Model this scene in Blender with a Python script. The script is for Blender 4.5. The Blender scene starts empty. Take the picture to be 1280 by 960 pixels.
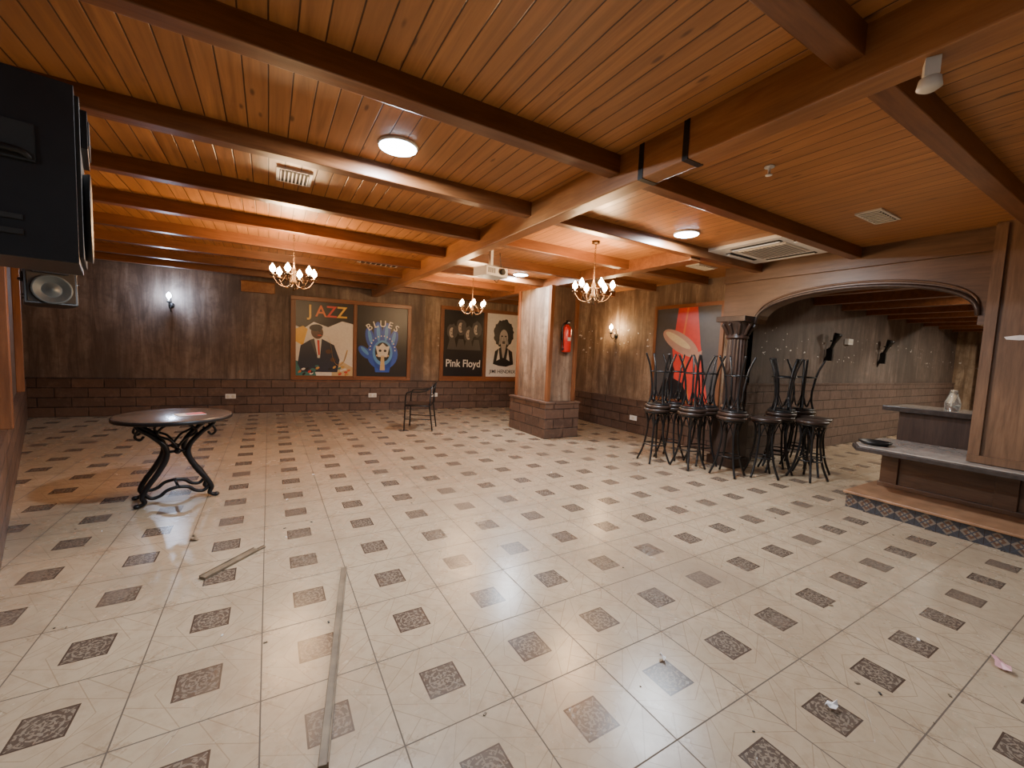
import bpy, bmesh, math, random
from mathutils import Vector, Matrix
random.seed(4)
H=1.42
sc=bpy.context.scene
# ---------------------------------------------------------------- materials
class NT:
    def __init__(s,name):
        s.m=bpy.data.materials.new(name); s.m.use_nodes=True
        s.t=s.m.node_tree; s.b=s.t.nodes['Principled BSDF']
    def n(s,ty,**kw):
        x=s.t.nodes.new(ty)
        for k,v in kw.items(): setattr(x,k,v)
        return x
    def put(s,sock,v):
        if isinstance(v,bpy.types.NodeSocket): s.t.links.new(v,sock)
        else: sock.default_value=v
    def ma(s,op,*a):
        x=s.n('ShaderNodeMath',operation=op)
        for i,v in enumerate(a): s.put(x.inputs[i],v)
        return x.outputs[0]
    def mix(s,f,a,b,bt='MIX'):
        x=s.n('ShaderNodeMix',data_type='RGBA',blend_type=bt)
        s.put(x.inputs[0],f)
        for i,v in ((6,a),(7,b)):
            if not isinstance(v,bpy.types.NodeSocket) and len(v)==3: v=(*v,1)
            s.put(x.inputs[i],v)
        return x.outputs[2]
    def pos(s,scale=(1,1,1),obj=True):
        c=s.n('ShaderNodeTexCoord').outputs['Object']
        x=s.n('ShaderNodeMapping'); x.inputs['Scale'].default_value=scale
        s.t.links.new(c,x.inputs[0]); return x.outputs[0]
    def sep(s,v):
        x=s.n('ShaderNodeSeparateXYZ'); s.put(x.inputs[0],v); return x.outputs
    def noise(s,vec,scale=5,detail=4,rough=.55,dist=0):
        x=s.n('ShaderNodeTexNoise'); s.put(x.inputs['Vector'],vec)
        x.inputs['Scale'].default_value=scale;x.inputs['Detail'].default_value=detail
        x.inputs['Roughness'].default_value=rough;x.inputs['Distortion'].default_value=dist
        return x.outputs[0]
    def ramp(s,f,stops):
        x=s.n('ShaderNodeValToRGB'); s.put(x.inputs[0],f)
        e=x.color_ramp.elements
        while len(e)<len(stops): e.new(.5)
        for i,(p,c) in enumerate(stops):
            e[i].position=p; e[i].color=(*c,1) if len(c)==3 else c
        return x.outputs[0]
    def sm(s,v,a,b):
        x=s.n('ShaderNodeMapRange',interpolation_type='SMOOTHSTEP')
        s.put(x.inputs[0],v); x.inputs[1].default_value=a;x.inputs[2].default_value=b
        return x.outputs[0]
    def bump(s,h,st=.3,d=.01):
        x=s.n('ShaderNodeBump'); x.inputs['Strength'].default_value=st; x.inputs['Distance'].default_value=d
        s.put(x.inputs['Height'],h); s.t.links.new(x.outputs[0],s.b.inputs['Normal'])
    def out(s,col=None,rough=None,metal=None,spec=None):
        if col is not None:
            if not isinstance(col,bpy.types.NodeSocket) and len(col)==3: col=(*col,1)
            s.put(s.b.inputs['Base Color'],col)
        if rough is not None: s.put(s.b.inputs['Roughness'],rough)
        if metal is not None: s.put(s.b.inputs['Metallic'],metal)
        if spec is not None: s.put(s.b.inputs['Specular IOR Level'],spec)
        return s.m
def plain(name,c,rough=.5,metal=0,var=.12,scale=12):
    k=NT(name); nz=k.noise(k.pos(),scale,3)
    lo=tuple(x*(1-var) for x in c); hi=tuple(min(1,x*(1+var)) for x in c)
    return k.out(k.ramp(nz,[(.3,lo),(.7,hi)]),rough,metal)
def emis(name,c,st):
    k=NT(name); k.out((0.8,0.8,0.8),.5)
    k.b.inputs['Emission Color'].default_value=(*c,1); k.b.inputs['Emission Strength'].default_value=st
    return k.m
def wood(name,c1,c2,axis='x',rough=.4,knots=True,sc_=1.0):
    k=NT(name); st={'x':(1.2,14,14),'y':(14,1.2,14),'z':(14,14,1.2)}[axis]
    p=k.pos(tuple(a*sc_ for a in st)); g=k.noise(p,1.5,6,.6,.6)
    f=k.noise(p,6,3,.6)
    v=k.ma('ADD',k.ma('MULTIPLY',g,.7),k.ma('MULTIPLY',f,.3))
    col=k.ramp(v,[(.3,c1),(.68,c2)])
    big=k.noise(k.pos((1,1,1)),1.2,2)
    col=k.mix(k.ma('MULTIPLY',k.sm(big,.4,.7),.35),col,tuple(x*.55 for x in c1))
    k.bump(v,.25,.004)
    return k.out(col,rough)

def mat_floor():
    k=NT('floor_tile_ceramic'); x,y,z=k.sep(k.pos())
    T=.316*H
    def fr(s,c): return k.ma('FRACT',k.ma('ADD',k.ma('DIVIDE',k.ma('SUBTRACT',s,c),T),.5+100))
    def fl(s,c): return k.ma('FLOOR',k.ma('ADD',k.ma('DIVIDE',k.ma('SUBTRACT',s,c),T),.5+100))
    fx=k.ma('SUBTRACT',fr(x,.136*H),.5); fy=k.ma('SUBTRACT',fr(y,1.108*H),.5)
    ax=k.ma('ABSOLUTE',fx); ay=k.ma('ABSOLUTE',fy)
    m=k.ma('MAXIMUM',ax,ay); sm=k.ma('ADD',ax,ay)
    df=k.ma('ABSOLUTE',k.ma('SUBTRACT',ax,ay))
    cl=k.noise(k.pos(),2.2,5,.6,.5); fine=k.noise(k.pos(),14,5,.65)
    cb=k.mix(cl,(.33,.25,.165),(.47,.375,.26)); cb=k.mix(k.ma('MULTIPLY',k.sm(fine,.42,.7),.5),cb,(.29,.205,.13))
    wn=k.n('ShaderNodeTexWhiteNoise',noise_dimensions='2D')
    cv=k.n('ShaderNodeCombineXYZ'); k.put(cv.inputs[0],fl(x,.136*H)); k.put(cv.inputs[1],fl(y,1.108*H))
    k.t.links.new(cv.outputs[0],wn.inputs['Vector'])
    cb=k.mix(k.ma('MULTIPLY',wn.outputs[0],.18),cb,(.27,.20,.135))
    def line(v,c,w): return k.ma('LESS_THAN',k.ma('ABSOLUTE',k.ma('SUBTRACT',v,c)),w)
    outside=k.ma('GREATER_THAN',m,.18)
    l1=k.ma('MULTIPLY',line(df,0,.006),k.ma('GREATER_THAN',sm,.62))
    l2=line(sm,.62,.006)
    l3=line(k.ma('ADD',k.ma('MULTIPLY',ax,.5),ay),.31,.004)
    l4=line(k.ma('ADD',k.ma('MULTIPLY',ay,.5),ax),.31,.004)
    ln=k.ma('MAXIMUM',k.ma('MAXIMUM',l1,l2),k.ma('MAXIMUM',l3,l4)); ln=k.ma('MULTIPLY',ln,outside)
    cb=k.mix(k.ma('MULTIPLY',ln,.5),cb,(.20,.135,.08))
    crn=k.ma('GREATER_THAN',sm,.84)
    cb=k.mix(k.ma('MULTIPLY',crn,k.ma('MULTIPLY',k.sm(k.noise(k.pos(),60,2),.45,.6),.4)),cb,(.22,.15,.09))
    r=k.ma('SQRT',k.ma('ADD',k.ma('MULTIPLY',fx,fx),k.ma('MULTIPLY',fy,fy)))
    an=k.ma('ARCTAN2',fy,fx)
    pet=k.ma('MULTIPLY',k.ma('SINE',k.ma('MULTIPLY',an,8)),k.ma('SINE',k.ma('MULTIPLY',r,95)))
    rings=k.ma('GREATER_THAN',k.ma('SINE',k.ma('MULTIPLY',r,120)),.72)
    star=k.ma('LESS_THAN',k.ma('MINIMUM',k.ma('MINIMUM',ax,ay),df),.006)
    pm=k.ma('MAXIMUM',k.ma('MAXIMUM',k.sm(pet,.25,.5),rings),star)
    pm=k.ma('MULTIPLY',pm,k.ma('GREATER_THAN',k.noise(k.pos(),70,2),.44))
    ci=k.mix(fine,(.055,.04,.03),(.115,.085,.065))
    ci=k.mix(k.ma('MULTIPLY',pm,.65),ci,(.25,.20,.15))
    bord=k.ma('GREATER_THAN',m,.160); ci=k.mix(bord,ci,(.06,.04,.03))
    ins=k.ma('LESS_THAN',m,.176)
    col=k.mix(ins,cb,ci)
    gr=k.ma('GREATER_THAN',m,.494); col=k.mix(gr,col,(.075,.055,.04))
    dirt=k.noise(k.pos(),.9,6,.65); col=k.mix(k.ma('MULTIPLY',k.sm(dirt,.42,.72),.5),col,(.185,.13,.088))
    spk=k.noise(k.pos(),38,3,.6); col=k.mix(k.ma('MULTIPLY',k.sm(spk,.70,.74),.5),col,(.10,.07,.05))
    rg=k.ma('ADD',k.ma('MULTIPLY',cl,.12),.18); rg=k.ma('ADD',rg,k.ma('MULTIPLY',k.sm(dirt,.42,.72),.12)); rg=k.ma('ADD',rg,k.ma('MULTIPLY',gr,.5))
    h=k.ma('SUBTRACT',1,k.ma('ADD',gr,k.ma('MULTIPLY',k.ma('ADD',ln,k.ma('MULTIPLY',ins,pm)),.2)))
    k.bump(h,.35,.003)
    return k.out(col,rg,spec=.5)
def mat_boards(name='ceiling_pine_boards',w=.105,dark=1.0):
    k=NT(name); x,y,z=k.sep(k.pos())
    u=k.ma('ADD',k.ma('DIVIDE',x,w),200); fx=k.ma('FRACT',u); ix=k.ma('FLOOR',u)
    wn=k.n('ShaderNodeTexWhiteNoise',noise_dimensions='1D'); k.put(wn.inputs['W'],ix)
    off=k.n('ShaderNodeCombineXYZ'); k.put(off.inputs[0],k.ma('MULTIPLY',x,16)); k.put(off.inputs[1],k.ma('ADD',k.ma('MULTIPLY',y,.9),k.ma('MULTIPLY',wn.outputs[0],30)))
    g=k.noise(off.outputs[0],1.4,5,.6,.8)
    D=dark
    col=k.ramp(g,[(.3,(.28*D,.112*D,.034*D)),(.7,(.56*D,.255*D,.085*D))])
    col=k.mix(k.ma('MULTIPLY',wn.outputs[0],.6),col,(.34*D,.145*D,.046*D))
    vo=k.n('ShaderNodeTexVoronoi'); 
    cv=k.n('ShaderNodeCombineXYZ'); k.put(cv.inputs[0],k.ma('MULTIPLY',x,9.5)); k.put(cv.inputs[1],k.ma('ADD',k.ma('MULTIPLY',y,3),k.ma('MULTIPLY',wn.outputs[0],9)))
    k.t.links.new(cv.outputs[0],vo.inputs['Vector']); vo.inputs['Scale'].default_value=1
    kn=k.ma('SUBTRACT',1,k.sm(vo.outputs['Distance'],.05,.15))
    col=k.mix(k.ma('MULTIPLY',kn,.8),col,(.09,.032,.012))
    e=k.ma('ABSOLUTE',k.ma('SUBTRACT',fx,.5)); gr=k.sm(e,.455,.485)
    col=k.mix(k.ma('MULTIPLY',gr,.9),col,(.035,.013,.006))
    k.bump(k.ma('SUBTRACT',1,gr),.5,.006)
    return k.out(col,k.ma('ADD',k.ma('MULTIPLY',g,.15),.3))
def mat_wall(name,base,light,dark,pl=.0,stripe=.5,th=.68):
    k=NT(name); p=k.pos((4.5,4.5,.6)); a=k.noise(p,1.3,8,.7,.5); b=k.noise(k.pos((1,1,.8)),1.1,4,.6)
    c=k.noise(k.pos((11,11,.9)),1.5,5,.65); q=k.noise(k.pos((2,2,2)),3,8,.75)
    col=k.ramp(a,[(.33,dark),(.5,base),(.70,light)])
    col=k.mix(k.ma('MULTIPLY',k.sm(b,.42,.65),.6),col,tuple(x*.85 for x in dark))
    col=k.mix(k.ma('MULTIPLY',k.sm(c,.55,.70),stripe),col,light)
    col=k.mix(k.ma('MULTIPLY',k.sm(q,.46,.62),.5),col,tuple(x*.5 for x in base))
    x,y,z=k.sep(k.pos())
    f=k.ma('FRACT',k.ma('ADD',k.ma('DIVIDE',k.ma('ADD',x,y),.235),100)); g=k.ma('LESS_THAN',f,.02)
    col=k.mix(k.ma('MULTIPLY',g,.35),col,tuple(q_*.35 for q_ in dark))
    ch=k.noise(k.pos((3,3,5)),3.5,2); zb=k.ma('LESS_THAN',k.ma('ABSOLUTE',k.ma('SUBTRACT',z,1.72)),.24)
    chm=k.ma('MULTIPLY',k.sm(ch,th,th+.012),zb); col=k.mix(k.ma('MULTIPLY',chm,pl),col,(.75,.73,.7))
    k.bump(a,.4,.012); return k.out(col,.6)
def mat_brick(name,c1=(.115,.066,.048),c2=(.075,.043,.034)):
    k=NT(name); x,y,z=k.sep(k.pos()); cv=k.n('ShaderNodeCombineXYZ')
    k.put(cv.inputs[0],k.ma('ADD',x,y)); k.put(cv.inputs[1],z)
    b=k.n('ShaderNodeTexBrick'); k.t.links.new(cv.outputs[0],b.inputs['Vector'])
    b.inputs['Scale'].default_value=1; b.inputs['Brick Width'].default_value=.42; b.inputs['Row Height'].default_value=.165
    b.inputs['Mortar Size'].default_value=.010; b.inputs['Mortar Smooth'].default_value=.5
    b.inputs['Color1'].default_value=(*c1,1); b.inputs['Color2'].default_value=(*c2,1); b.inputs['Mortar'].default_value=(.028,.018,.015,1)
    nz=k.noise(k.pos(),9,5,.65); col=k.mix(k.ma('MULTIPLY',k.sm(nz,.45,.75),.45),b.outputs['Color'],(c1[0]*1.7,c1[1]*1.8,c1[2]*1.8))
    h=k.ma('ADD',k.ma('MULTIPLY',k.ma('SUBTRACT',1,b.outputs['Fac']),.7),k.ma('MULTIPLY',nz,.5))
    k.bump(h,.8,.02); return k.out(col,.42)
def mat_azulejo():
    k=NT('step_riser_patterned_tile'); x,y,z=k.sep(k.pos()); T=.142
    fy=k.ma('SUBTRACT',k.ma('FRACT',k.ma('ADD',k.ma('DIVIDE',y,T),100)),.5); fz=k.ma('SUBTRACT',k.ma('FRACT',k.ma('DIVIDE',z,T)),.5)
    s=k.ma('ADD',k.ma('ABSOLUTE',fy),k.ma('ABSOLUTE',fz))
    d=k.ma('ABSOLUTE',k.ma('SUBTRACT',k.ma('ABSOLUTE',fy),k.ma('ABSOLUTE',fz)))
    c=k.mix(k.ma('GREATER_THAN',s,.5),(.15,.12,.095),(.04,.042,.05))
    c=k.mix(k.ma('LESS_THAN',s,.36),c,(.10,.055,.035)); c=k.mix(k.ma('LESS_THAN',s,.2),c,(.17,.14,.11))
    c=k.mix(k.ma('LESS_THAN',d,.04),c,(.045,.05,.065))
    m=k.ma('GREATER_THAN',k.ma('ABSOLUTE',fy),.485); c=k.mix(m,c,(.03,.02,.02))
    return k.out(c,.25)

M={}
M['floor']=mat_floor(); M['boards']=mat_boards(); M['boards2']=mat_boards('annex_ceiling_boards',.105,.9)
M['beam']=wood('beam_stained_pine',(.115,.040,.014),(.25,.098,.035),'x',.35)
M['girder']=wood('girder_stained_pine',(.21,.08,.026),(.43,.19,.065),'y',.35)
M['wallback']=mat_wall('wall_weathered_wash',(.165,.115,.088),(.28,.22,.18),(.07,.048,.038),.0,.22)
M['wallbeige']=mat_wall('wall_beige_wash',(.25,.165,.105),(.44,.34,.24),(.10,.062,.04),.8,.5)
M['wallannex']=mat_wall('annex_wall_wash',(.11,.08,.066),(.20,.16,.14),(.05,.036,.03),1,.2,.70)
M['col']=mat_wall('column_wash',(.20,.13,.085),(.36,.27,.19),(.09,.055,.036),0,.35)
M['brick']=mat_brick('wainscot_stone_block',(.125,.075,.053),(.08,.048,.036))
M['brick2']=mat_brick('bar_wainscot_stone_block',(.115,.075,.063),(.08,.052,.045))
M['trim']=wood('trim_reddish_wood',(.14,.05,.02),(.27,.11,.045),'z',.4)
M['trimx']=wood('frame_reddish_wood',(.15,.05,.018),(.29,.11,.04),'x',.35)
M['panel']=wood('arch_brown_wood',(.075,.038,.02),(.17,.09,.048),'y',.4)
M['panelz']=wood('wall_panel_brown_wood',(.10,.052,.027),(.25,.138,.075),'z',.42)
M['dark']=wood('carved_dark_wood',(.022,.013,.010),(.07,.04,.03),'z',.35)
M['black']=plain('black_painted_metal',(.012,.012,.013),.35,.3)
M['blkpl']=plain('speaker_black_shell',(.014,.017,.021),.33)
M['iron']=plain('cast_iron_black',(.013,.014,.017),.38,.5)
M['white']=plain('white_plastic',(.72,.72,.70),.4,0,.04)
M['cream']=plain('aged_white_plastic',(.62,.58,.5),.45,0,.05)
M['greym']=plain('grey_metal_grille',(.30,.31,.32),.4,.6)
M['spkg']=plain('speaker_cone_grey',(.06,.085,.105),.4,.2)
M['dkslot']=plain('dark_slot',(.02,.02,.02),.7)
M['seat']=plain('stool_seat_vinyl',(.03,.018,.014),.35)
M['top']=plain('table_top_laminate',(.10,.075,.06),.18,0,.25,6)
M['led']=emis('led_panel_glow',(.66,.85,1),60)
M['bulb']=emis('candle_bulb_glow',(1,.70,.38),160)
M['bulbw']=emis('sconce_bulb_cool',(.62,.76,1),180)
M['brass']=plain('aged_brass',(.10,.055,.025),.4,.8)
M['red']=plain('extinguisher_red',(.50,.02,.015),.28)
M['stone']=plain('counter_pale_stone',(.36,.31,.27),.12,0,.25,9)
M['stoned']=plain('counter_dark_edge',(.04,.032,.03),.25,0,.3,20)
M['terra']=plain('terracotta_tread',(.28,.15,.08),.35,0,.3,7)
M['azu']=mat_azulejo()
M['slat']=plain('offcut_wood',(.15,.11,.07),.6,0,.3)
M['paper']=plain('paper_scrap',(.75,.72,.72),.7)
M['pink']=plain('wrapper_pink',(.55,.28,.30),.4)
kk=NT('clear_glass'); kk.out((.9,.95,.95),.05); kk.b.inputs['Transmission Weight'].default_value=.9; M['glass']=kk.m
def pm(n,c,r=.35): 
    M[n]=plain('print_'+n,c,r,0,.06,20)
pm('pblack',(.012,.011,.013)); pm('pwhite',(.72,.70,.66)); pm('pyel',(.75,.45,.06)); pm('pred',(.60,.05,.035))
pm('pgold',(.55,.33,.08)); pm('pskin',(.09,.04,.025)); pm('pnavy',(.02,.025,.05)); pm('pblue',(.03,.10,.55)); pm('plblue',(.10,.32,.75))
pm('pgrey',(.30,.29,.28)); pm('pdkgrey',(.07,.068,.07)); pm('pcream',(.60,.45,.25)); pm('pteal',(.05,.18,.17)); pm('pface',(.42,.38,.35)); pm('pship',(.42,.24,.17)); pm('porange',(.65,.16,.04))
# ---------------------------------------------------------------- mesh builder
def crom(pts,k=6,closed=False):
    P=[Vector(p) for p in pts]; n=len(P); out=[]
    rng=range(n if closed else n-1)
    for i in rng:
        if closed: a,b,c,d=P[(i-1)%n],P[i],P[(i+1)%n],P[(i+2)%n]
        else: a,b,c,d=P[max(i-1,0)],P[i],P[i+1],P[min(i+2,n-1)]
        for j in range(k):
            t=j/k
            out.append(.5*((2*b)+(c-a)*t+(2*a-5*b+4*c-d)*t*t+(3*b-a-3*c+d)*t**3))
    if not closed: out.append(P[-1])
    return out
class MB:
    def __init__(s): s.v=[];s.f=[];s.mi=[];s.sm=[];s.mats=[]
    def add(s,vs,fs,m,smooth=False,X=None):
        o=len(s.v); 
        if m not in s.mats: s.mats.append(m)
        k=s.mats.index(m)
        for v in vs:
            v=Vector(v); s.v.append(X@v if X else v)
        for f in fs: s.f.append([i+o for i in f]); s.mi.append(k); s.sm.append(smooth)
    def box(s,x0,x1,y0,y1,z0,z1,m,X=None):
        vs=[(x,y,z) for x in(x0,x1) for y in(y0,y1) for z in(z0,z1)]
        s.add(vs,[(0,1,3,2),(4,6,7,5),(0,4,5,1),(2,3,7,6),(0,2,6,4),(1,5,7,3)],m,False,X)
    def prism(s,pts,z0,z1,m,X=None):
        n=len(pts); vs=[(p[0],p[1],z0) for p in pts]+[(p[0],p[1],z1) for p in pts]
        fs=[list(range(n)),list(range(n,2*n))]+[(i,(i+1)%n,n+(i+1)%n,n+i) for i in range(n)]
        s.add(vs,fs,m,False,X)
    def tube(s,pts,r,m,n=8,closed=False,X=None,sq=1.0):
        P=[Vector(p) for p in pts]; N=len(P); vs=[];fs=[]
        rr=r if isinstance(r,(list,tuple)) else [r]*N
        up=None
        for i in range(N):
            if closed: t=(P[(i+1)%N]-P[i-1]).normalized()
            else: t=(P[min(i+1,N-1)]-P[max(i-1,0)]).normalized()
            if up is None:
                a=Vector((0,0,1)) if abs(t.z)<.9 else Vector((1,0,0)); up=(a-t*a.dot(t)).normalized()
            else: up=(up-t*up.dot(t)).normalized()
            sd=t.cross(up)
            for j in range(n):
                a=2*math.pi*j/n; vs.append(P[i]+up*math.cos(a)*rr[i]*sq+sd*math.sin(a)*rr[i])
        for i in range(N if closed else N-1):
            for j in range(n):
                a=i*n;b=((i+1)%N)*n; fs.append((a+j,a+(j+1)%n,b+(j+1)%n,b+j))
        if not closed: fs+= [list(range(n)),list(range((N-1)*n,N*n))]
        s.add(vs,fs,m,True,X)
    def lathe(s,prof,m,n=24,c=(0,0,0),X=None,flute=0):
        vs=[];fs=[]
        for r,z in prof:
            for j in range(n):
                a=2*math.pi*j/n; q=r*(1-flute*(j%2)); vs.append((c[0]+q*math.cos(a),c[1]+q*math.sin(a),c[2]+z))
        N=len(prof)
        for i in range(N-1):
            for j in range(n): fs.append((i*n+j,i*n+(j+1)%n,(i+1)*n+(j+1)%n,(i+1)*n+j))
        fs+=[list(range(n)),list(range((N-1)*n,N*n))]
        s.add(vs,fs,m,flute==0,X)
    def sph(s,c,r,m,n=12,sz=1,X=None):
        pr=[(max(.0005,r*math.sin(math.pi*i/n)),-r*sz*math.cos(math.pi*i/n)) for i in range(n+1)]
        s.lathe(pr,m,16,c,X)
    def poly(s,pts,y,m):   # flat shape in xz plane
        s.add([(p[0],y,p[1]) for p in pts],[list(range(len(pts)))],m)
    def ell(s,cx,cz,rx,rz,y,m,rot=0,n=24,j=0):
        pts=[]
        for i in range(n):
            a=2*math.pi*i/n; q=1+(random.uniform(-j,j) if j else 0)
            x=rx*q*math.cos(a);z=rz*q*math.sin(a)
            pts.append((cx+x*math.cos(rot)-z*math.sin(rot),cz+x*math.sin(rot)+z*math.cos(rot)))
        s.poly(pts,y,m)
    def mesh(s,name):
        me=bpy.data.meshes.new(name); me.from_pydata([tuple(v) for v in s.v],[],s.f)
        for m in s.mats: me.materials.append(M[m])
        for p,k,q in zip(me.polygons,s.mi,s.sm): p.material_index=k; p.use_smooth=q
        bm=bmesh.new(); bm.from_mesh(me); bmesh.ops.recalc_face_normals(bm,faces=bm.faces); bm.to_mesh(me); bm.free()
        return me
    def obj(s,name,loc=(0,0,0),rot=(0,0,0),bevel=0,parent=None):
        return place(s.mesh(name),name,loc,rot,bevel,parent)
def place(me,name,loc=(0,0,0),rot=(0,0,0),bevel=0,parent=None):
    o=bpy.data.objects.new(name,me); sc.collection.objects.link(o); o.location=loc; o.rotation_euler=rot
    if bevel:
        b=o.modifiers.new('bevel','BEVEL'); b.width=bevel; b.segments=2; b.limit_method='ANGLE'
    if parent: o.parent=parent
    return o
def light(name,kind,loc,energy,color,size=.1,parent=None,rot=(0,0,0)):
    l=bpy.data.lights.new(name,kind); l.energy=energy; l.color=color
    if kind=='AREA': l.shape='DISK'; l.size=size
    else: l.shadow_soft_size=size
    o=bpy.data.objects.new(name,l); sc.collection.objects.link(o); o.location=loc; o.rotation_euler=rot
    if parent: o.parent=parent
    return o
def text(s,name,x,z,size,mat,parent,y=-.006,sx=1,rot=0):
    c=bpy.data.curves.new(name,'FONT'); c.body=s; c.size=size; c.align_x='CENTER'; c.align_y='CENTER'; c.offset=size*.012
    c.extrude=.0005; c.materials.append(M[mat])
    o=bpy.data.objects.new(name,c); sc.collection.objects.link(o); o.parent=parent
    o.location=(x,y,z); o.rotation_euler=(math.pi/2,-rot,0); o.scale=(sx,1,1); return o
# ---------------------------------------------------------------- room shell
ZC=1.90*H; ZB=1.82*H; ZG=1.755*H
BA=math.atan2(-.48,6.63)
def bp(x,z,off=0):
    return (x*H+off*math.sin(BA), (6.77-.0724*x)*H-off*math.cos(BA), z)
def leftx(y): return (-1.18-.326*(y-3.05))
LE=2.0
b=MB(); b.box(-3.2*H,11*H,-2.2*H,7.3*H,-.1,0,'floor'); b.obj('floor')
b=MB(); b.box(-3.2*H,4.2*H,-2.2*H,7.3*H,ZC,ZC+.08,'boards'); b.obj('ceiling')
b=MB(); b.box(4.2*H,11*H,-2.2*H,2.55*H,1.78*H,1.78*H+.08,'boards2'); b.obj('ceiling_bar_area')
L=bp(0,0); 
b=MB(); b.box(-2.6*H,2.2*H,0,.15,0,ZC,'wallback'); b.box(2.2*H,4.5*H,0,.15,0,ZC,'wallbeige'); b.obj('wall_back',L,(0,0,BA))
b=MB(); b.box(-2.44*H,4.2*H,-.045,0,0,.45*H,'brick'); b.box(-2.44*H,4.2*H,-.055,0,.45*H,.47*H,'brick'); b.obj('baseboard_back',L,(0,0,BA))
p0=Vector((leftx(6.95)*H,6.95*H)); p1=Vector((leftx(LE)*H,LE*H)); d=(p1-p0); la=math.atan2(d.y,d.x)
b=MB(); b.box(0,d.length,-.15,0,0,ZC,'wallback'); b.obj('wall_left',(p0.x,p0.y,0),(0,0,la))
b=MB(); b.box(.1,d.length,0,.04,0,.45*H,'brick'); b.obj('baseboard_left',(p0.x,p0.y,0),(0,0,la))
b=MB()
for t in (2.1,5.2): b.box(t,t+.16,0.0,.07,.45*H,ZC,'trim')
b.obj('trim_left_posts',(p0.x,p0.y,0),(0,0,la),.006)
b=MB(); b.box(-2.6*H,leftx(LE)*H,LE*H,LE*H+.12,0,ZC,'wallback'); b.box(-2.6*H,-2.5*H,-2.1*H,LE*H,0,ZC,'wallback'); b.obj('wall_left_return')
b=MB(); b.box(-2.6*H,11*H,-2.2*H,-2.1*H,0,ZC,'wallbeige'); b.obj('wall_front')
XR=4.2*H
b=MB(); b.box(XR,XR+.15,2.5*H,6.6*H,0,ZC,'wallbeige'); b.obj('wall_right')
b=MB(); b.box(XR-.045,XR,2.5*H,6.46*H,0,.43*H,'brick'); b.box(XR-.055,XR,2.5*H,6.46*H,.43*H,.445*H,'brick'); b.obj('baseboard_right')
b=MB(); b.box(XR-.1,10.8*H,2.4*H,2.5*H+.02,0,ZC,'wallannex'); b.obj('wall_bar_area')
b=MB(); b.box(XR-.1,10.6*H,2.4*H-.045,2.4*H,0,.77*H,'brick2'); b.box(XR-.1,10.6*H,2.4*H-.06,2.4*H,.77*H,.79*H,'brick2'); b.obj('baseboard_bar_area')
b=MB(); b.box(10.6*H,10.75*H,-2.1*H,2.4*H,0,1.78*H,'wallbeige'); b.obj('wall_bar_end')
b=MB(); b.box(10.55*H,10.598*H,1.2*H,2.0*H,0,1.45*H,'cream'); b.box(10.52*H,10.598*H,1.12*H,1.2*H,0,1.5*H,'trim'); b.box(10.52*H,10.598*H,2.0*H,2.08*H,0,1.5*H,'trim'); b.obj('door_1')
XP=3.77*H
b=MB(); b.box(XP,XP+.28,-2.1*H,.745*H,.445*H,ZC,'panelz'); 
for yy in (.745,.2,-.4): b.box(XP-.02,XP,(yy-.05)*H,yy*H,.445*H,ZC-.02,'panelz')
b.box(XP-.03,XP,-2.1*H,.745*H,.445*H,.49*H,'panelz')
# torn label remnants left on the panel
vs=[(.66,1.215),(.60,1.225),(.52,1.22),(.45,1.225),(.44,1.205),(.53,1.20),(.60,1.195),(.65,1.20)]
b.add([(XP-.0025,y*H,z*H) for y,z in vs],[list(range(8))],'paper')
b.obj('wall_right_wood_panel')
def arch(y0,y1,zs,zp,n=28):
    c=(y0+y1)/2; r=(y1-y0)/2
    return [(c-r*math.cos(math.pi*i/n), zs+(zp-zs)*math.sin(math.pi*i/n)**.8) for i in range(n+1)]
A=arch(.80*H,2.2*H,1.36*H,1.61*H)
b=MB(); n=len(A); x0,x1=3.88*H,4.06*H
top=1.78*H
for i in range(n-1):
    (ya,za),(yb,zb)=A[i],A[i+1]
    vs=[(x,y,z) for x in(x0,x1) for (y,z) in((ya,za),(yb,zb),(yb,top),(ya,top))]
    b.add(vs,[(0,1,2,3),(4,5,6,7),(0,1,5,4),(2,3,7,6)],'panel')
b.box(x0,x1,.72*H,.80*H,1.30*H,top,'panel'); b.box(x0,x1,2.2*H,2.52*H,1.425*H,top,'panel')
b.box(x1,XR+.02,2.40*H,2.5*H,0,top,'panel')
b.box(x0-.03,x1+.12,.745*H,2.52*H,top,ZC,'panel'); b.box(x0-.04,x0,.745*H,2.52*H,top-.04,top+.02,'panel')
b.tube([(x0-.005,y,z) for y,z in A],.022,'dark',8); b.tube([(x0-.005,y,z+.05) for y,z in A],.012,'panel',8)
b.obj('trim_arch')
ys=[-1.9,-1.1,-.3,.58,1.47,2.2,2.9,3.6,4.3,5.0,5.7,6.3]
b=MB()
for y in ys:
    xl=leftx(y)*H-.05 if y>LE else -2.5*H
    b.box(xl,4.1*H if y>2.5 else 3.9*H,y*H-.05,y*H+.05,ZB,ZC+.01,'beam')
b.obj('ceiling_beams',bevel=.006)
b=MB(); b.box(1.36*H,1.36*H+.13,-2.1*H,6.66*H,ZG,ZC+.01,'girder'); b.obj('ceiling_girder',bevel=.008)
b=MB()
for y in (1.31,1.09):
    b.box(1.36*H-.003,1.36*H+.133,y*H-.018,y*H+.018,ZG-.003,ZC,'black')
b.obj('girder_straps')
b=MB(); b.box(-.03,.03,-.02,.02,-.05,.01,'cream'); b.lathe([(.03,-.05),(.035,-.08),(.02,-.09)],'cream',16); b.obj('beam_clamp',(1.36*H+.06,.42*H,ZG-.01),(0,0,.4))
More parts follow.
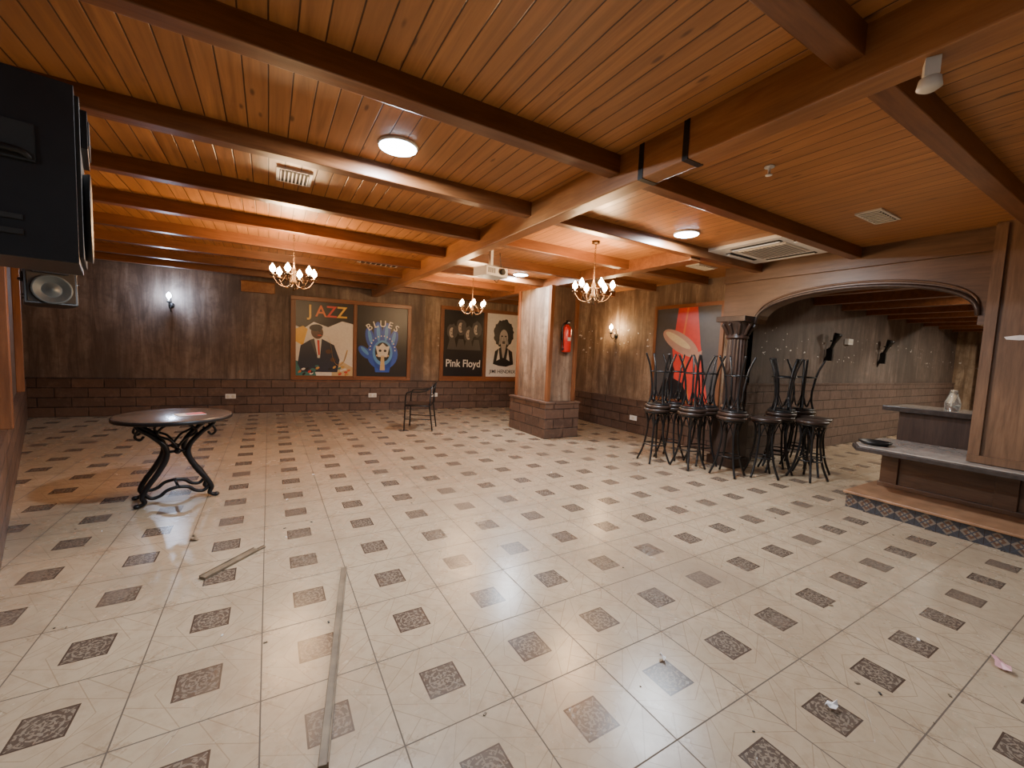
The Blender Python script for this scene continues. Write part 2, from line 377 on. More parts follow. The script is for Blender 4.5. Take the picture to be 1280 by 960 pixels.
b=MB(); b.lathe([(.03,0),(.03,-.01),(.008,-.012),(.008,-.05),(.02,-.055),(.02,-.06)],'white',16); b.obj('ceiling_sprinkler',(1.98*H,1.12*H,ZC))
b=MB(); b.box(2.9*H,3.02*H,2.2*H,6.5*H,ZB-.04,ZC+.01,'beam'); b.obj('ceiling_cross_girder',bevel=.008)
b=MB()
for i in range(9):
    x=(4.7+i*.7)*H; b.box(x-.05,x+.05,-2.1*H,2.4*H,1.68*H,1.79*H,'beam')
b.obj('bar_area_beams',bevel=.006)
b=MB(); cx0,cx1,cy0,cy1=2.77*H,3.27*H,3.91*H,4.73*H
b.box(cx0,cx1,cy0,cy1,0,.41*H,'brick'); b.box(cx0-.015,cx1+.015,cy0-.015,cy1+.015,.41*H,.435*H,'brick')
e=.065*H; b.box(cx0+e,cx1-e,cy0+e,cy1-e,.435*H,ZB-.04,'col')
for (x,y) in ((cx0+e,cy0+e),(cx1-e,cy0+e),(cx0+e,cy1-e),(cx1-e,cy1-e)):
    b.box(x-.035,x+.035,y-.035,y+.035,.435*H,ZB-.04,'trim')
b.obj('pillar',bevel=.006)
b=MB(); c=(3.86*H,2.345*H,0)
b.box(c[0]-.19,c[0]+.19,c[1]-.19,c[1]+.19,0,.12,'dark'); b.box(c[0]-.16,c[0]+.16,c[1]-.16,c[1]+.16,.12,.62,'dark'); b.box(c[0]-.18,c[0]+.18,c[1]-.18,c[1]+.18,.62,.68,'dark')
b.lathe([(.165,.68),(.17,.72),(.14,.76),(.15,.79),(.125,.83)],'dark',32,c)
b.lathe([(.125,.83),(.128,1.2),(.118,1.72)],'dark',36,c,flute=.10)
b.lathe([(.12,1.72),(.145,1.74),(.125,1.78),(.13,1.82),(.17,1.90),(.20,1.95)],'dark',32,c)
for i in range(10):
    a=2*math.pi*i/10; q=Vector((math.cos(a),math.sin(a),0))
    b.tube([Vector(c)+q*.125+Vector((0,0,1.78)),Vector(c)+q*.16+Vector((0,0,1.85)),Vector(c)+q*.2+Vector((0,0,1.91)),Vector(c)+q*.18+Vector((0,0,1.93))],.02,'dark',6)
b.box(c[0]-.2,c[0]+.2,c[1]-.2,c[1]+.2,1.95,2.02,'dark')
b.obj('carved_column',bevel=.004)
# ---------------------------------------------------------------- posters
def frame(name,x0,x1,z0,z1,loc,rz,divs=()):
    b=MB(); w=.085
    b.box(x0,x1,-.012,0,z0,z1,'trimx')
    b.box(x0,x1,-.05,0,z0,z0+w,'trimx');b.box(x0,x1,-.05,0,z1-w,z1,'trimx')
    b.box(x0,x0+w,-.05,0,z0+w,z1-w,'trim');b.box(x1-w,x1,-.05,0,z0+w,z1-w,'trim')
    for dv in divs: b.box(dv-.035,dv+.035,-.045,0,z0+w,z1-w,'trim')
    return b.obj(name,loc,rz,.006)
frame('poster_frame',.27*H,1.98*H,.44*H,1.67*H,L,(0,0,BA),(1.135*H,))
frame('poster_frame',2.46*H,4.02*H,.46*H,1.72*H,L,(0,0,BA),(3.27*H,))
def poster(name,x0,x1,z0,z1,bg,loc,rot):
    b=MB(); b.box(0,x1-x0,-.004,0,0,z1-z0,bg); return b,(x1-x0),(z1-z0)
def finish(b,name,x0,z0,off=.016):
    v=Vector(L)+Matrix.Rotation(BA,3,'Z')@Vector((x0,-off,z0)); return b.obj(name,tuple(v),(0,0,BA))
x0,x1,z0,z1=.335*H,1.105*H,.53*H,1.62*H; b,w,h=poster('',x0,x1,z0,z1,'pblack',0,0)
Y=-.005
def sp(pts,w,h): return [(p[0]*w,p[1]*h) for p in pts]
b.poly(sp([(0,0),(1,0),(1,.72),(.80,.75),(.55,.66),(.3,.72),(.12,.62),(0,.66)],w,h),Y,'pwhite')
b.poly(sp([(.0,.62),(.0,.45),(.12,.40),(.2,.62),(.12,.66)],w,h),Y-.0005,'pyel')
b.poly(sp([(0,.0),(.35,0),(.3,.12),(0,.2)],w,h),Y-.001,'pteal'); b.poly(sp([(.62,0),(1,0),(1,.12),(.8,.2),(.62,.1)],w,h),Y-.001,'pcream')
b.poly(sp([(.03,.16),(.08,.40),(.24,.48),(.44,.50),(.66,.42),(.76,.22),(.72,.05),(.10,0.05)],w,h),Y-.0015,'pnavy')
b.poly(sp([(.30,.50),(.44,.50),(.41,.24),(.37,.24)],w,h),Y-.002,'pwhite'); b.poly(sp([(.36,.48),(.40,.48),(.41,.28),(.38,.28)],w,h),Y-.0025,'pred')
b.poly(sp([(.24,.48),(.31,.50),(.37,.26),(.33,.30)],w,h),Y-.0022,'pdkgrey')
b.ell(.36*w,.585*h,.105*w,.09*h,Y-.003,'pskin',.2); b.ell(.34*w,.645*h,.115*w,.045*h,Y-.0035,'pblack',.1)
b.ell(.40*w,.60*h,.02*w,.008*h,Y-.0036,'pblack'); b.ell(.33*w,.605*h,.02*w,.008*h,Y-.0036,'pblack'); b.ell(.40*w,.545*h,.035*w,.008*h,Y-.0036,'pred')
b.tube(crom([(.42*w,Y-.006,.54*h),(.54*w,Y-.006,.53*h),(.6*w,Y-.006,.42*h),(.64*w,Y-.006,.24*h),(.72*w,Y-.006,.15*h),(.84*w,Y-.006,.2*h),(.90*w,Y-.006,.36*h)],3),[.006]*4+[.008,.009,.010,.011,.012,.014,.016,.018,.02,.022,.025,.028,.033,.04,.048],'pgold',6,sq=.2)
b.ell(.56*w,.33*h,.05*w,.03*h,Y-.008,'pskin'); b.ell(.64*w,.22*h,.05*w,.03*h,Y-.008,'pskin')
for i in range(26): b.ell(random.uniform(.06,.93)*w,random.uniform(.02,.13)*h,.035*w,.014*h,Y-.009-.0001*i,random.choice(['pred','pteal','pgold','pwhite','pblack','porange']),random.random())
o=finish(b,'jazz_poster',x0,z0)
for i,(ch,cm) in enumerate(zip('JAZZ',['pyel','porange','pred','pyel'])): text(ch,'title_letter_%d'%(i+1),(.24+.185*i)*w,.86*h,.33,cm,o,sx=.95)
x0,x1=1.165*H,1.92*H; b,w,h=poster('',x0,x1,z0,z1,'pblack',0,0)
b.ell(.5*w,.32*h,.31*w,.22*h,Y,'pblue'); b.poly(sp([(.30,.30),(.70,.30),(.64,.06),(.36,.06)],w,h),Y,'pblue')
for fx,fz,l,a in ((.25,.54,.20,.22),(.41,.60,.24,.06),(.57,.60,.23,-.06),(.72,.53,.19,-.2),(.15,.34,.15,.75)):
    b.ell(fx*w,fz*h,.085*w,l*h*.75,Y-.001,'pblue',a)
    b.ell(fx*w,(fz+.02)*h,.035*w,l*h*.5,Y-.0015,'plblue',a)
b.ell(.5*w,.34*h,.20*w,.18*h,Y-.002,'plblue'); b.ell(.5*w,.35*h,.15*w,.14*h,Y-.003,'pblack')
b.poly(sp([(.41,.28),(.59,.28),(.64,.44),(.57,.43),(.5,.48),(.43,.43),(.36,.44)],w,h),Y-.004,'pwhite')
b.poly(sp([(.45,.09),(.55,.09),(.53,.30),(.47,.30)],w,h),Y-.004,'pcream')
for q in (-1,1): b.ell((.5+q*.05)*w,.37*h,.028*w,.018*h,Y-.005,'pblack'); b.ell((.5+q*.11)*w,.30*h,.02*w,.014*h,Y-.005,'pcream')
for i in range(14):
    a=math.pi*i/13; b.ell((.5+.25*math.cos(a))*w,(.38+.2*math.sin(a))*h,.012*w,.01*h,Y-.004,'pwhite')
o=finish(b,'blues_poster',x0,z0)
for i,ch in enumerate('BLUES'): 
    a=(i-2)*.42; text(ch,'title_letter_%d'%(i+1),(.5+.36*math.sin(a))*w,(.58+.17*math.cos(a))*h,.2,'pwhite',o,y=-.012,rot=-a*.7)
x0,x1,z0,z1=2.53*H,3.235*H,.55*H,1.68*H; b,w,h=poster('',x0,x1,z0,z1,'pblack',0,0)
for fx,fz in ((.2,.66),(.42,.74),(.62,.64),(.82,.72)):
    b.ell(fx*w,fz*h,.13*w,.12*h,Y,'pdkgrey',0,24,.1); b.ell((fx-.01)*w,(fz-.01)*h,.065*w,.075*h,Y-.001,'pface')
    b.ell((fx+.035)*w,(fz)*h,.035*w,.07*h,Y-.002,'pdkgrey'); b.ell((fx-.03)*w,(fz+.005)*h,.014*w,.006*h,Y-.0025,'pblack'); b.ell((fx-.01)*w,(fz-.045)*h,.02*w,.005*h,Y-.0025,'pblack')
    b.poly(sp([(fx-.12,.40),(fx-.06,.56),(fx+.06,.56),(fx+.12,.40)],w,h),Y-.0005,'pdkgrey')
o=finish(b,'rock_band_poster',x0,z0); text('Pink Floyd','title_text',.5*w,.19*h,.25,'pwhite',o,sx=.86)
x0,x1=3.305*H,3.955*H; b,w,h=poster('',x0,x1,z0,z1,'pwhite',0,0)
b.ell(.5*w,.68*h,.30*w,.22*h,Y,'pblack',0,40,.07); b.ell(.5*w,.61*h,.13*w,.135*h,Y-.001,'pface')
b.poly(sp([(.2,.2),(.25,.40),(.42,.47),(.58,.47),(.77,.40),(.82,.2),(.6,.16),(.38,.17)],w,h),Y-.0005,'pblack')
b.poly(sp([(.42,.5),(.58,.5),(.52,.3),(.48,.3)],w,h),Y-.002,'pface')
for q in(-1,1):
    b.ell((.5+q*.055)*w,.64*h,.032*w,.012*h,Y-.002,'pblack'); b.poly(sp([(.5+q*.14,.45),(.5+q*.20,.25),(.5+q*.10,.28)],w,h),Y-.002,'pwhite')
    b.ell((.5+q*.10)*w,.57*h,.03*w,.07*h,Y-.0015,'pgrey',q*.3)
b.ell(.5*w,.535*h,.05*w,.012*h,Y-.002,'pblack'); b.ell(.5*w,.558*h,.055*w,.008*h,Y-.002,'pblack'); b.poly(sp([(.49,.63),(.51,.63),(.53,.575),(.47,.575)],w,h),Y-.002,'pgrey')
o=finish(b,'guitarist_poster',x0,z0); text('JIMI HENDRIX','title_text',.5*w,.08*h,.125,'pblack',o,sx=.95)
b=MB(); w,h=1.2,1.52
b.box(0,w,-.03,0,0,h,'pblack'); Y=-.031
b.box(.0,w,-.034,-.03,0,h,'pdkgrey'); Y=-.035
b.poly(sp([(.40,0),(.30,.55),(.36,1),(.66,1),(.74,.6),(.90,0)],w,h),Y,'pred')
b.poly(sp([(.50,1),(.44,.62),(.60,.0),(.62,.0),(.47,.62),(.53,1)],w,h),Y-.0005,'porange')
b.ell(.42*w,.62*h,.33*w,.10*h,Y-.002,'pship',-.5); b.ell(.38*w,.65*h,.24*w,.04*h,Y-.003,'pcream',-.5)
b.poly(sp([(.64,.50),(.77,.54),(.75,.40),(.66,.38)],w,h),Y-.0015,'pship')
b.poly(sp([(.1,0),(.18,.2),(.3,.24),(.5,.18),(.62,.0)],w,h),Y-.001,'pblack')
b.ell(.3*w,.30*h,.06*w,.07*h,Y-.002,'pblack')
b.obj('airship_poster',(XR-.001,3.58*H,.53*H),(0,0,-math.pi/2))
b=MB()
for q in ((-.06,-.001),(w+.001,w+.06)): b.box(q[0],q[1],-.04,0,-.06,h+.06,'trim')
b.box(0,w,-.04,0,-.06,-.001,'trimx'); b.box(0,w,-.04,0,h+.001,h+.06,'trimx')
b.obj('poster_frame',(XR-.001,3.58*H,.53*H),(0,0,-math.pi/2))
# ---------------------------------------------------------------- lights
def downlight(x,y,z=ZC,e=60,col=(.84,.92,1)):
    b=MB(); b.lathe([(.125,0),(.125,-.010),(.116,-.018)],'white',32); b.lathe([(.116,-.0185),(.112,-.021)],'led',32)
    o=b.obj('recessed_downlight',(x*H,y*H,z)); light('lamp','AREA',(0,0,-.03),e,col,.2,o)
for x,y,e in ((.50,1.94,105),(2.57,2.0,95),(2.50,4.15,65),(.5,-.3,60),(2.57,-.35,65),(-1.6,.2,40)): downlight(x,y,e=e)  # last three are unseen, added behind and beside the camera to brighten the room
downlight(5.6,1.0,1.78*H,50,(1,.86,.68)); downlight(7.4,1.0,1.78*H,80,(1,.84,.64)); downlight(9.2,1.0,1.78*H,90,(1,.84,.64))
def chandelier(x,y,z,e=45,s=.84):
    b=MB(); top=(ZC-z)/s
    b.lathe([(.006,-.16),(.02,-.15),(.012,-.13),(.035,-.09),(.045,-.05),(.02,0),(.015,.06),(.03,.10),(.012,.14),(.006,.18)],'brass',16)
    b.lathe([(.055,top-.03),(.05,top-.01),(.055,top)],'brass',20)
    k=0; zz=.17
    while zz<top-.03:
        a=k%2*math.pi/2; b.tube([(math.cos(a)*.01*math.cos(t),math.sin(a)*.01*math.cos(t),zz+.018+.02*math.sin(t)) for t in [i*math.pi/4 for i in range(8)]],.003,'brass',5,True); zz+=.032;k+=1
    for i in range(6):
        a=i*math.pi/3+.2; q=Vector((math.cos(a),math.sin(a),0))
        P=[q*.02+Vector((0,0,-.06)),q*.09+Vector((0,0,-.12)),q*.18+Vector((0,0,-.10)),q*.235+Vector((0,0,-.03)),q*.25+Vector((0,0,.0))]
        b.tube(crom(P,5),.007,'brass',6)
        P=[q*.03+Vector((0,0,.06)),q*.08+Vector((0,0,.05)),q*.12+Vector((0,0,-.02)),q*.16+Vector((0,0,-.08))]; b.tube(crom(P,4),.004,'brass',6)
        c=q*.25; b.lathe([(.008,0),(.035,.012),(.038,.02),(.012,.022)],'brass',14,c); b.lathe([(.012,.02),(.012,.05)],'cream',10,c)
        b.lathe([(.012,.05),(.032,.075),(.036,.10),(.02,.13),(.003,.16)],'bulb',12,c)
    o=b.obj('chandelier',(x*H,y*H,z)); o.scale=(s,s,s); light('lamp','POINT',(0,0,.18),e,(1,.58,.27),.12,o)
chandelier(.17,3.72,1.50*H,110); chandelier(2.09,4.55,1.50*H,75); chandelier(2.23,2.57,1.50*H,70)
def sconce(loc,rz,mat,e,col):
    b=MB(); b.lathe([(.05,0),(.045,.02),(.01,.025)],'black',16,X=Matrix.Rotation(math.pi/2,4,'X'))
    b.tube(crom([(0,-.02,0),(0,-.08,-.06),(0,-.14,-.03),(0,-.15,.03)],5),.009,'black',6); b.tube(crom([(0,-.01,-.12),(0,-.05,-.1),(0,-.02,-.02),(0,-.02,.1),(0,-.05,.14)],5),.007,'black',6)
    b.lathe([(.01,.03),(.04,.045),(.04,.055),(.013,.057)],'black',14,(0,-.15,0)); b.lathe([(.012,.055),(.012,.11)],'cream',10,(0,-.15,0)); b.lathe([(.008,.11),(.034,.14),(.034,.175),(.003,.22)],mat,12,(0,-.15,0))
    o=b.obj('wall_sconce',loc,rz); 
    if e: light('lamp','POINT',(0,-.19,.16),e,col,.05,o)
v=Vector(L)+Matrix.Rotation(BA,3,'Z')@Vector((-1.08*H,0,1.41*H)); sconce(tuple(v),(0,0,BA),'bulbw',32,(.58,.73,1))
sconce((XR,4.3*H,1.29*H),(0,0,-math.pi/2),'bulb',26,(1,.6,.28))
for x in (5.75,7.3):
    b=MB(); X=Matrix.Rotation(.35,4,'X')
    b.lathe([(.012,-.45),(.02,-.35),(.03,0),(.06,.12),(.065,.16),(.05,.165)],'black',14,X=X); b.box(-.03,.03,0,.09,-.3,-.1,'black'); b.tube([(0,.08,-.1),(0,0,-.05)],.012,'black',6)
    b.box(-.1,.1,-.01,.02,.02,.04,'black')
    b.obj('torch_sconce',(x*H,2.4*H-.12,1.27*H))
# ---------------------------------------------------------------- ceiling kit
b=MB(); s=.48
b.box(-s,s,-s,s,-.035,.0,'white'); b.box(-.25,.25,-.25,.25,-.045,-.035,'cream')
for i in range(12): t=-.22+i*.04; b.box(-.23,.23,t,t+.014,-.05,-.045,'greym')
for q in(-1,1):
    b.box(-.26,.26,q*.36-.035,q*.36+.035,-.042,-.035,'dkslot'); b.box(q*.36-.035,q*.36+.035,-.26,.26,-.042,-.035,'dkslot')
    b.box(-.25,.25,q*.36-.01,q*.36+.03,-.055,-.045,'white'); b.box(q*.36-.01,q*.36+.03,-.25,.25,-.055,-.045,'white')
b.obj('ceiling_air_conditioner',(3.40*H,1.835*H,ZC),bevel=.006)
def vent(name,x,y,lx,ly,mat='white'):
    b=MB(); b.box(-lx,lx,-ly,ly,-.014,0,mat); b.box(-lx+.02,lx-.02,-ly+.02,ly-.02,-.016,-.014,'dkslot')
    n=8
    for i in range(n):
        t=-lx+.03+i*(2*lx-.06)/(n-1); b.box(t-.004,t+.004,-ly+.02,ly-.02,-.024,-.014,mat)
    b.obj(name,(x*H,y*H,ZC))
vent('ceiling_vent',.12,2.62,.12,.14); vent('ceiling_vent',3.12,1.10,.20,.09,'cream'); vent('ceiling_vent',1.03,4.7,.30,.10,'cream'); vent('ceiling_vent',3.6,2.6,.2,.1,'cream')
b=MB(); b.box(-.17,.17,-.13,.13,-.06,.05,'white'); b.lathe([(.035,0),(.04,.03),(.03,.04)],'dkslot',16,(0,0,0),X=Matrix.Translation((.07,-.13,0))@Matrix.Rotation(math.pi/2,4,'X'))
b.box(-.02,.02,-.02,.02,.05,.30,'white'); b.box(-.1,.1,-.08,.08,.06,.07,'greym')
for i in range(6): b.box(-.14+i*.02,-.13+i*.02,-.132,-.128,-.03,.03,'dkslot')
b.tube(crom([(.1,.1,0),(.2,.12,-.08),(.25,.1,.05),(.18,.05,.28)],6),.006,'black',6)
b.obj('ceiling_projector',(1.68*H,3.3*H,ZC-.30),(0,0,.2),.012)
def speaker(name,loc,rot,w,h,d,hang=0,cone='black'):
    b=MB()
    pts=[(-w/2,-d/2),(w/2,-d/2),(w/2*.95,d*.1),(w*.32,d/2),(-w*.32,d/2),(-w/2*.95,d*.1)]
    b.prism(pts,-h/2,h/2,'blkpl')
    b.box(-w*.45,w*.45,-d/2-.012,-d/2,-h*.46,h*.46,'dkslot')
    R=Matrix.Rotation(math.pi/2,4,'X')
    b.lathe([(w*.38,.0),(w*.40,.02),(w*.36,.022),(w*.2,.0),(w*.08,.012),(.01,.02)],cone,28,X=Matrix.Translation((0,-d/2-.012,-h*.17))@R)
    b.box(-w*.34,w*.34,-d/2-.03,-d/2-.012,h*.2,h*.42,'black'); b.box(-w*.26,w*.26,-d/2-.034,-d/2-.03,h*.24,h*.38,'dkslot')
    for q in(-1,1): 
        b.box(q*w*.485-.012,q*w*.485+.012,-d*.28,d*.0,h*.02,h*.22,'dkslot')
        b.tube(crom([(q*w*.49,-d*.25,h*.04),(q*w*.54,-d*.2,h*.06),(q*w*.54,-d*.05,h*.06),(q*w*.48,0,h*.04)],4),.012,'black',6)
        for zz in (-.3,-.38): b.box(q*w*.485-.006,q*w*.485+.006,-d*.2,-d*.02,h*zz,h*(zz+.03),'dkslot')
    if hang:
        b.tube([(0,.0,h/2-.01),(0,.0,h/2+hang)],.02,'black',10); b.box(-.07,.07,-.07,.07,h/2+hang-.012,h/2+hang,'black')
        b.tube([(-w*.45,0,h/2+.03),(w*.45,0,h/2+.03)],.014,'black',8)
    else:
        b.tube([(0,d/2,0),(0,d/2+.12,0)],.02,'black',8); b.box(-.06,.06,d/2+.11,d/2+.125,-.12,.12,'black')
    return b.obj(name,loc,rot,.012)
speaker('loudspeaker',(-.585*H,1.56*H,1.965),(0,0,math.radians(104)),.42,.60,.42,hang=ZC-1.965-.30)
speaker('wall_speaker',(-1.27*H,4.0*H,1.315*H),(-.1,0,math.radians(25)),.34,.40,.26,cone='spkg')
# ---------------------------------------------------------------- small wall things
for x in (-.45,1.40,2.38): 
    b=MB(); b.box(-.085,.085,-.012,0,-.045,.045,'white'); 
    for q in(-1,1): b.lathe([(.026,0),(.03,.003)],'cream',14,X=Matrix.Translation((q*.042,-.013,0))@Matrix.Rotation(math.pi/2,4,'X'))
    v=Vector(L)+Matrix.Rotation(BA,3,'Z')@Vector((x*H,-.046,.235*H)); b.obj('wall_socket',tuple(v),(0,0,BA),.004)
b=MB(); b.box(-.085,.085,-.012,0,-.045,.045,'white'); b.box(-.03,.03,-.015,-.012,-.025,.025,'cream'); b.obj('wall_socket',(XR-.046,3.86*H,.2*H),(0,0,-math.pi/2),.004)
b=MB(); b.box(-.28,.28,-.12,0,-.1,.1,'girder'); b.box(-.29,.29,-.13,0,.1,.115,'trimx'); v=Vector(L)+Matrix.Rotation(BA,3,'Z')@Vector((-.12*H,0,1.73*H)); b.obj('junction_box_cover',tuple(v),(0,0,BA),.006)
b=MB(); b.box(-.09,.09,-.06,0,-.05,.05,'white'); b.box(-.07,.07,-.063,-.06,-.03,.03,'cream'); b.obj('emergency_light',(6.3*H,2.4*H,1.31*H),(0,0,0),.006)
b=MB()
b.lathe([(.02,-.25),(.07,-.245),(.078,-.22),(.078,.12),(.065,.17),(.03,.2),(.025,.23)],'red',24); b.lathe([(.03,.21),(.03,.25)],'black',14)
b.box(-.015,.06,-.012,.012,.25,.265,'black'); b.box(-.015,.08,-.012,.012,.275,.285,'black'); b.lathe([(.018,0),(.018,.012)],'white',12,(0,-.045,.235))
b.tube(crom([(-.02,0,.24),(-.09,-.01,.2),(-.10,-.02,0),(-.085,-.02,-.15)],6),.011,'black',8); b.lathe([(.02,0),(.012,.08)],'black',10,(-.085,-.02,-.22))
b.box(-.03,.025,-.080,-.07,-.06,.0,'cream'); b.box(-.04,.04,.07,.10,-.05,.1,'black')
b.obj('fire_extinguisher',(3.02*H,3.91*H+.065*H-.102,1.2*H))
# ---------------------------------------------------------------- table
b=MB(); b.lathe([(.39,.715),(.41,.722),(.415,.735),(.41,.748),(.40,.75)],'top',56); b.lathe([(.405,.712),(.418,.718),(.418,.742),(.41,.744)],'iron',56)
for yy,ox in((-.13,.0),(.13,0)):
    for q in(-1,1):
        P=[(q*.27,yy,.705),(q*.245,yy,.66),(q*.17,yy,.60),(q*.085,yy,.50),(q*.075,yy,.40),(q*.13,yy,.28),(q*.20,yy,.17),(q*.235,yy,.09),(q*.22,yy,.04),(q*.27,yy,.012)]
        c=crom(P,6); b.tube(c,[.017+.011*math.sin(math.pi*i/len(c)) for i in range(len(c))],'iron',8,sq=.8)
        P=[(q*.02,yy,.70),(q*.10,yy,.66),(q*.13,yy,.60),(q*.05,yy,.55),(q*.0,yy,.48)]; b.tube(crom(P,5),.010,'iron',6)
        P=[(q*.245,yy,.66),(q*.27,yy,.60),(q*.24,yy,.57),(q*.215,yy,.60)]; b.tube(crom(P,5),.010,'iron',6)
        P=[(q*.225,yy,.12),(q*.18,yy,.07),(q*.12,yy,.08),(q*.07,yy,.12),(0,yy,.135)]; b.tube(crom(P,5),.015,'iron',6)
        b.tube([(q*.08,yy,.45),(0,yy,.45)],.012,'iron',6)
        b.sph((q*.27,yy,.018),.024,'iron',8,.75)
    b.sph((0,yy,.45),.026,'iron',8); b.tube([(-.3,yy,.705),(.3,yy,.705)],.013,'iron',8)
for P in ([(0,-.13,.45),(0,.13,.45)],[(0,-.13,.135),(0,.13,.135)],[(-.25,-.13,.70),(-.25,.13,.70)],[(.25,-.13,.70),(.25,.13,.70)]): b.tube(P,.011,'iron',8)
tb=b.obj('bistro_table',(-.71,4.58,0),(0,0,math.radians(14)))
b=MB(); b.box(-.10,.10,-.07,.07,0,.002,'paper'); b.box(-.03,.10,-.05,.05,.002,.004,'pred'); b.obj('leaflet',(-.60,4.55,.751),(0,0,.4))
# ---------------------------------------------------------------- chair
b=MB(); w=.24
for q in(-1,1):
    b.tube(crom([(q*w,-.22,0),(q*w,-.21,.3),(q*w,-.2,.60),(q*w*1.02,-.14,.665),(q*w*1.03,0,.67),(q*w,.15,.70),(q*w*.85,.23,.77)],6),.0125,'black',8)
    b.tube([(q*w*.95,.26,0),(q*w*.92,.20,.45),(q*w*.85,.235,.78)],.0125,'black',8)
    b.tube([(q*w,-.2,.43),(q*w*.93,.2,.43)],.011,'black',8); b.tube([(q*w,-.21,.2),(q*w*.93,.23,.2)],.008,'black',6)
b.tube(crom([(-w*.85,.23,.77),(-.1,.265,.81),(.1,.265,.81),(w*.85,.23,.77)],6),.0125,'black',8)
b.tube([(-w,-.2,.43),(w,-.2,.43)],.011,'black',8); b.tube([(-w*.93,.2,.43),(w*.93,.2,.43)],.011,'black',8)
b.tube(crom([(-w*.87,.225,.62),(0,.25,.64),(w*.87,.225,.62)],6),.009,'black',6)
for i in range(5): x=-.12+i*.06; b.tube([(x,.235,.62),(x,.262,.81)],.006,'black',6)
b.box(-w+.01,w-.01,-.21,.19,.435,.455,'seat')
b.obj('metal_armchair',(1.62*H,4.98*H,0),(0,0,math.radians(-118)))
# ---------------------------------------------------------------- stools
b=MB(); b.lathe([(.155,.735),(.17,.745),(.175,.765),(.165,.782),(.05,.785)],'seat',32); b.lathe([(.15,.715),(.155,.735)],'black',32)
for i in range(4):
    a=math.pi/4+i*math.pi/2; q=Vector((math.cos(a),math.sin(a),0))
    P=[q*.135+Vector((0,0,.725)),q*.105+Vector((0,0,.60)),q*.105+Vector((0,0,.45)),q*.145+Vector((0,0,.20)),q*.215+Vector((0,0,0.006))]
    b.tube(crom(P,6),.0135,'black',8)
    a2=a+math.pi/2; q2=Vector((math.cos(a2),math.sin(a2),0))
    P=[q*.105+Vector((0,0,.50)),(q+q2)*.055+Vector((0,0,.69)),q2*.105+Vector((0,0,.50))]; b.tube(crom(P,6),.007,'black',6)
b.tube([(.132*math.cos(t),.132*math.sin(t),.26) for t in [i*math.pi/16 for i in range(32)]],.009,'black',6,True)
me=b.mesh('bar_stool')
for vv in me.vertices: vv.co.z*=.95
up=[(3.22,2.70,1),(3.36,2.42,1),(3.50,2.74,1),(3.50,2.12,1),(3.60,2.46,1),(3.76,1.97,0),(4.05,2.00,1),(4.27,2.10,1),(4.50,2.04,1),(4.32,1.82,0),(4.72,2.12,0),(4.07,1.74,0)]
for x,y,f in up:
    place(me,'bar_stool',(x*H,y*H,0),(0,0,random.random()*1.5))
    if f: place(me,'bar_stool',(x*H+.01,y*H-.01,1.572*.95),(math.pi,0,random.random()*1.5))
# ---------------------------------------------------------------- bar
b=MB()
b.box(3.575*H,4.6*H,-2.1*H,1.27*H,0,.10*H,'azu'); b.obj('trim_step_riser')
b=MB(); b.box(3.555*H,4.6*H,-2.05*H,1.285*H,.10*H,.118*H,'terra'); b.obj('bar_platform',bevel=.006)
b=MB()
b.box(3.99*H,4.28*H,-2.05*H,1.22*H,.118*H,.405*H,'panel')
for y in (1.17,.6,.03,-.54,-1.1): b.box(3.97*H,3.99*H,(y-.05)*H,(y+.05)*H,.118*H,.405*H,'panel')
b.box(3.965*H,4.0*H,-2.05*H,1.23*H,.118*H,.15*H,'panel'); b.box(3.965*H,4.0*H,-2.05*H,1.23*H,.375*H,.405*H,'panel')
b.prism([(3.62*H,-2.05*H),(4.32*H,-2.05*H),(4.32*H,1.34*H),(3.78*H,1.34*H),(3.62*H,1.26*H)],.405*H,.432*H,'stoned')
b.prism([(3.65*H,-2.0*H),(4.30*H,-2.0*H),(4.30*H,1.32*H),(3.79*H,1.32*H),(3.65*H,1.25*H)],.432*H,.440*H,'stone')
b.box(4.32*H,4.42*H,-2.05*H,1.25*H,.118*H,.67*H,'dark')
b.box(4.27*H,4.72*H,-2.05*H,1.33*H,.67*H,.70*H,'stone'); b.box(4.26*H,4.27*H,-2.05*H,1.34*H,.665*H,.703*H,'stoned')
b.obj('bar_counter',bevel=.005)
b=MB(); b.lathe([(.10,0),(.13,.02),(.135,.035),(.12,.035),(.10,.012)],'black',28); b.obj('ashtray_tray',(3.82*H,1.22*H,.441*H))
b=MB(); b.lathe([(.045,0),(.06,.01),(.065,.08),(.04,.16),(.03,.20),(.035,.22)],'glass',24); b.tube(crom([(.05,0,.05),(.10,0,.08),(.10,0,.15),(.04,0,.18)],5),.007,'glass',8); b.obj('glass_jug',(4.5*H,1.0*H,.701*H))
b=MB(); b.box(-.12,.12,-.08,.08,0,.05,'white'); b.box(-.10,.10,-.06,.06,.05,.07,'cream'); b.obj('napkin_box',(4.5*H,.80*H,.701*H),(0,0,.3),.006)
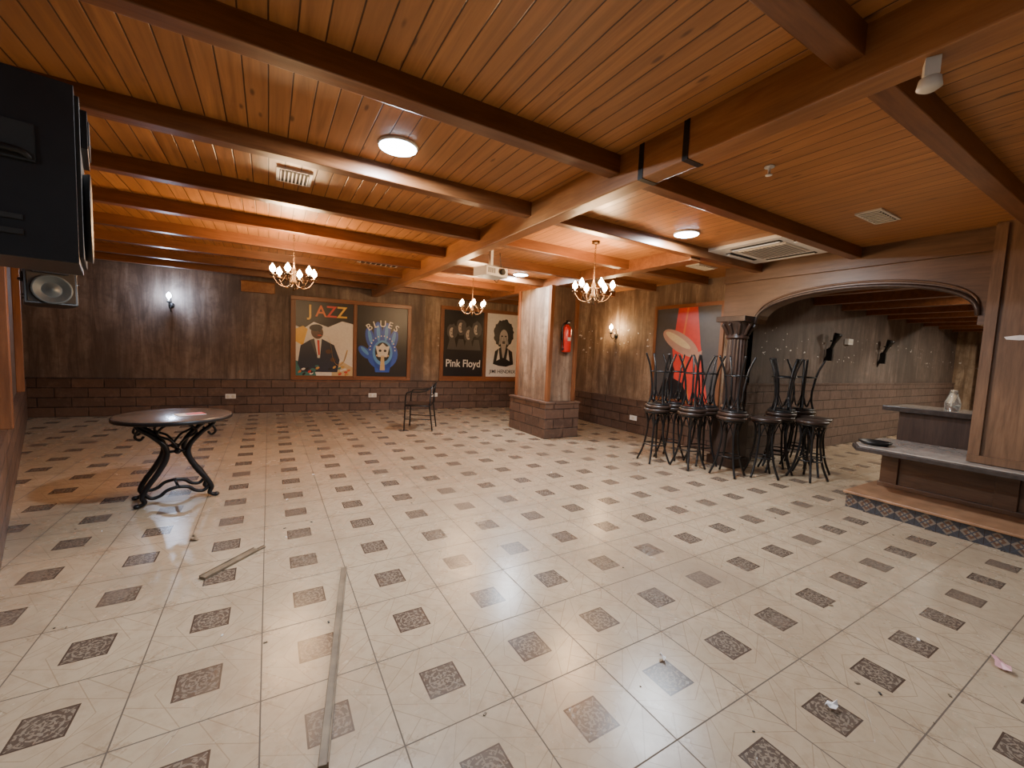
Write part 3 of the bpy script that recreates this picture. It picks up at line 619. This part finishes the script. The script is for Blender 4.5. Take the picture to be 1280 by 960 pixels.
# ---------------------------------------------------------------- floor debris
def slat(a,c,w,t):
    a=Vector((a[0]*H,a[1]*H,0));c=Vector((c[0]*H,c[1]*H,0)); d=c-a
    b=MB(); b.box(0,d.length,-w/2,w/2,0,t,'slat'); b.box(0,d.length,-w/2,-w/2+.006,t,t+.006,'slat'); b.obj('wood_slat',(a.x,a.y,.001),(0,0,math.atan2(d.y,d.x)),.002)
slat((.108,.98),(.287,1.89),.034,.018); slat((-.055,2.25),(-.243,2.06),.045,.016); slat((-.02,2.27),(-.2,2.12),.02,.01)
def scrap(name,x,y,r,m):
    b=MB(); n=9; vs=[(0,0,.02)]
    for i in range(n): a=2*math.pi*i/n; q=r*random.uniform(.5,1.2); vs.append((q*math.cos(a),q*.55*math.sin(a),random.uniform(.002,.03)))
    b.add(vs,[(0,i+1,(i+1)%n+1) for i in range(n)],m); b.obj(name,(x*H,y*H,.001),(0,0,random.random()*3))
scrap('paper_scrap',1.42,.484,.035,'paper'); scrap('candy_wrapper',2.16,.288,.06,'pink'); scrap('paper_scrap',1.13,.85,.02,'paper'); scrap('paper_scrap',.1,2.9,.02,'paper'); scrap('paper_scrap',-.32,2.5,.04,'slat')
b=MB()
for i in range(70):
    x=random.uniform(-.9,3.3)*H; y=random.uniform(.3,4)*H; r=random.uniform(.003,.012); a=random.random()*3; q=r*.5
    X=Matrix.Translation((x,y,.001))@Matrix.Rotation(a,4,'Z'); b.box(-r,r,-q,q,0,.003,random.choice(['slat','paper','dkslot','slat']),X)
b.obj('floor_litter')
# ---------------------------------------------------------------- world & camera
w=bpy.data.worlds.new('world'); sc.world=w; w.use_nodes=True; w.node_tree.nodes['Background'].inputs[0].default_value=(.05,.05,.06,1)
cam=bpy.data.cameras.new('camera'); co=bpy.data.objects.new('camera',cam); sc.collection.objects.link(co)
X=Vector((880,2,-517)).normalized(); Yv=Vector((-304,53,-517)).normalized(); Z=X.cross(Yv).normalized(); Yv=Z.cross(X)
R=Matrix((X,Yv,Z))
co.matrix_world=Matrix.Translation((0,0,H))@R.to_4x4()
cam.lens=517/1280*36; cam.sensor_width=36; cam.clip_start=.05
sc.camera=co
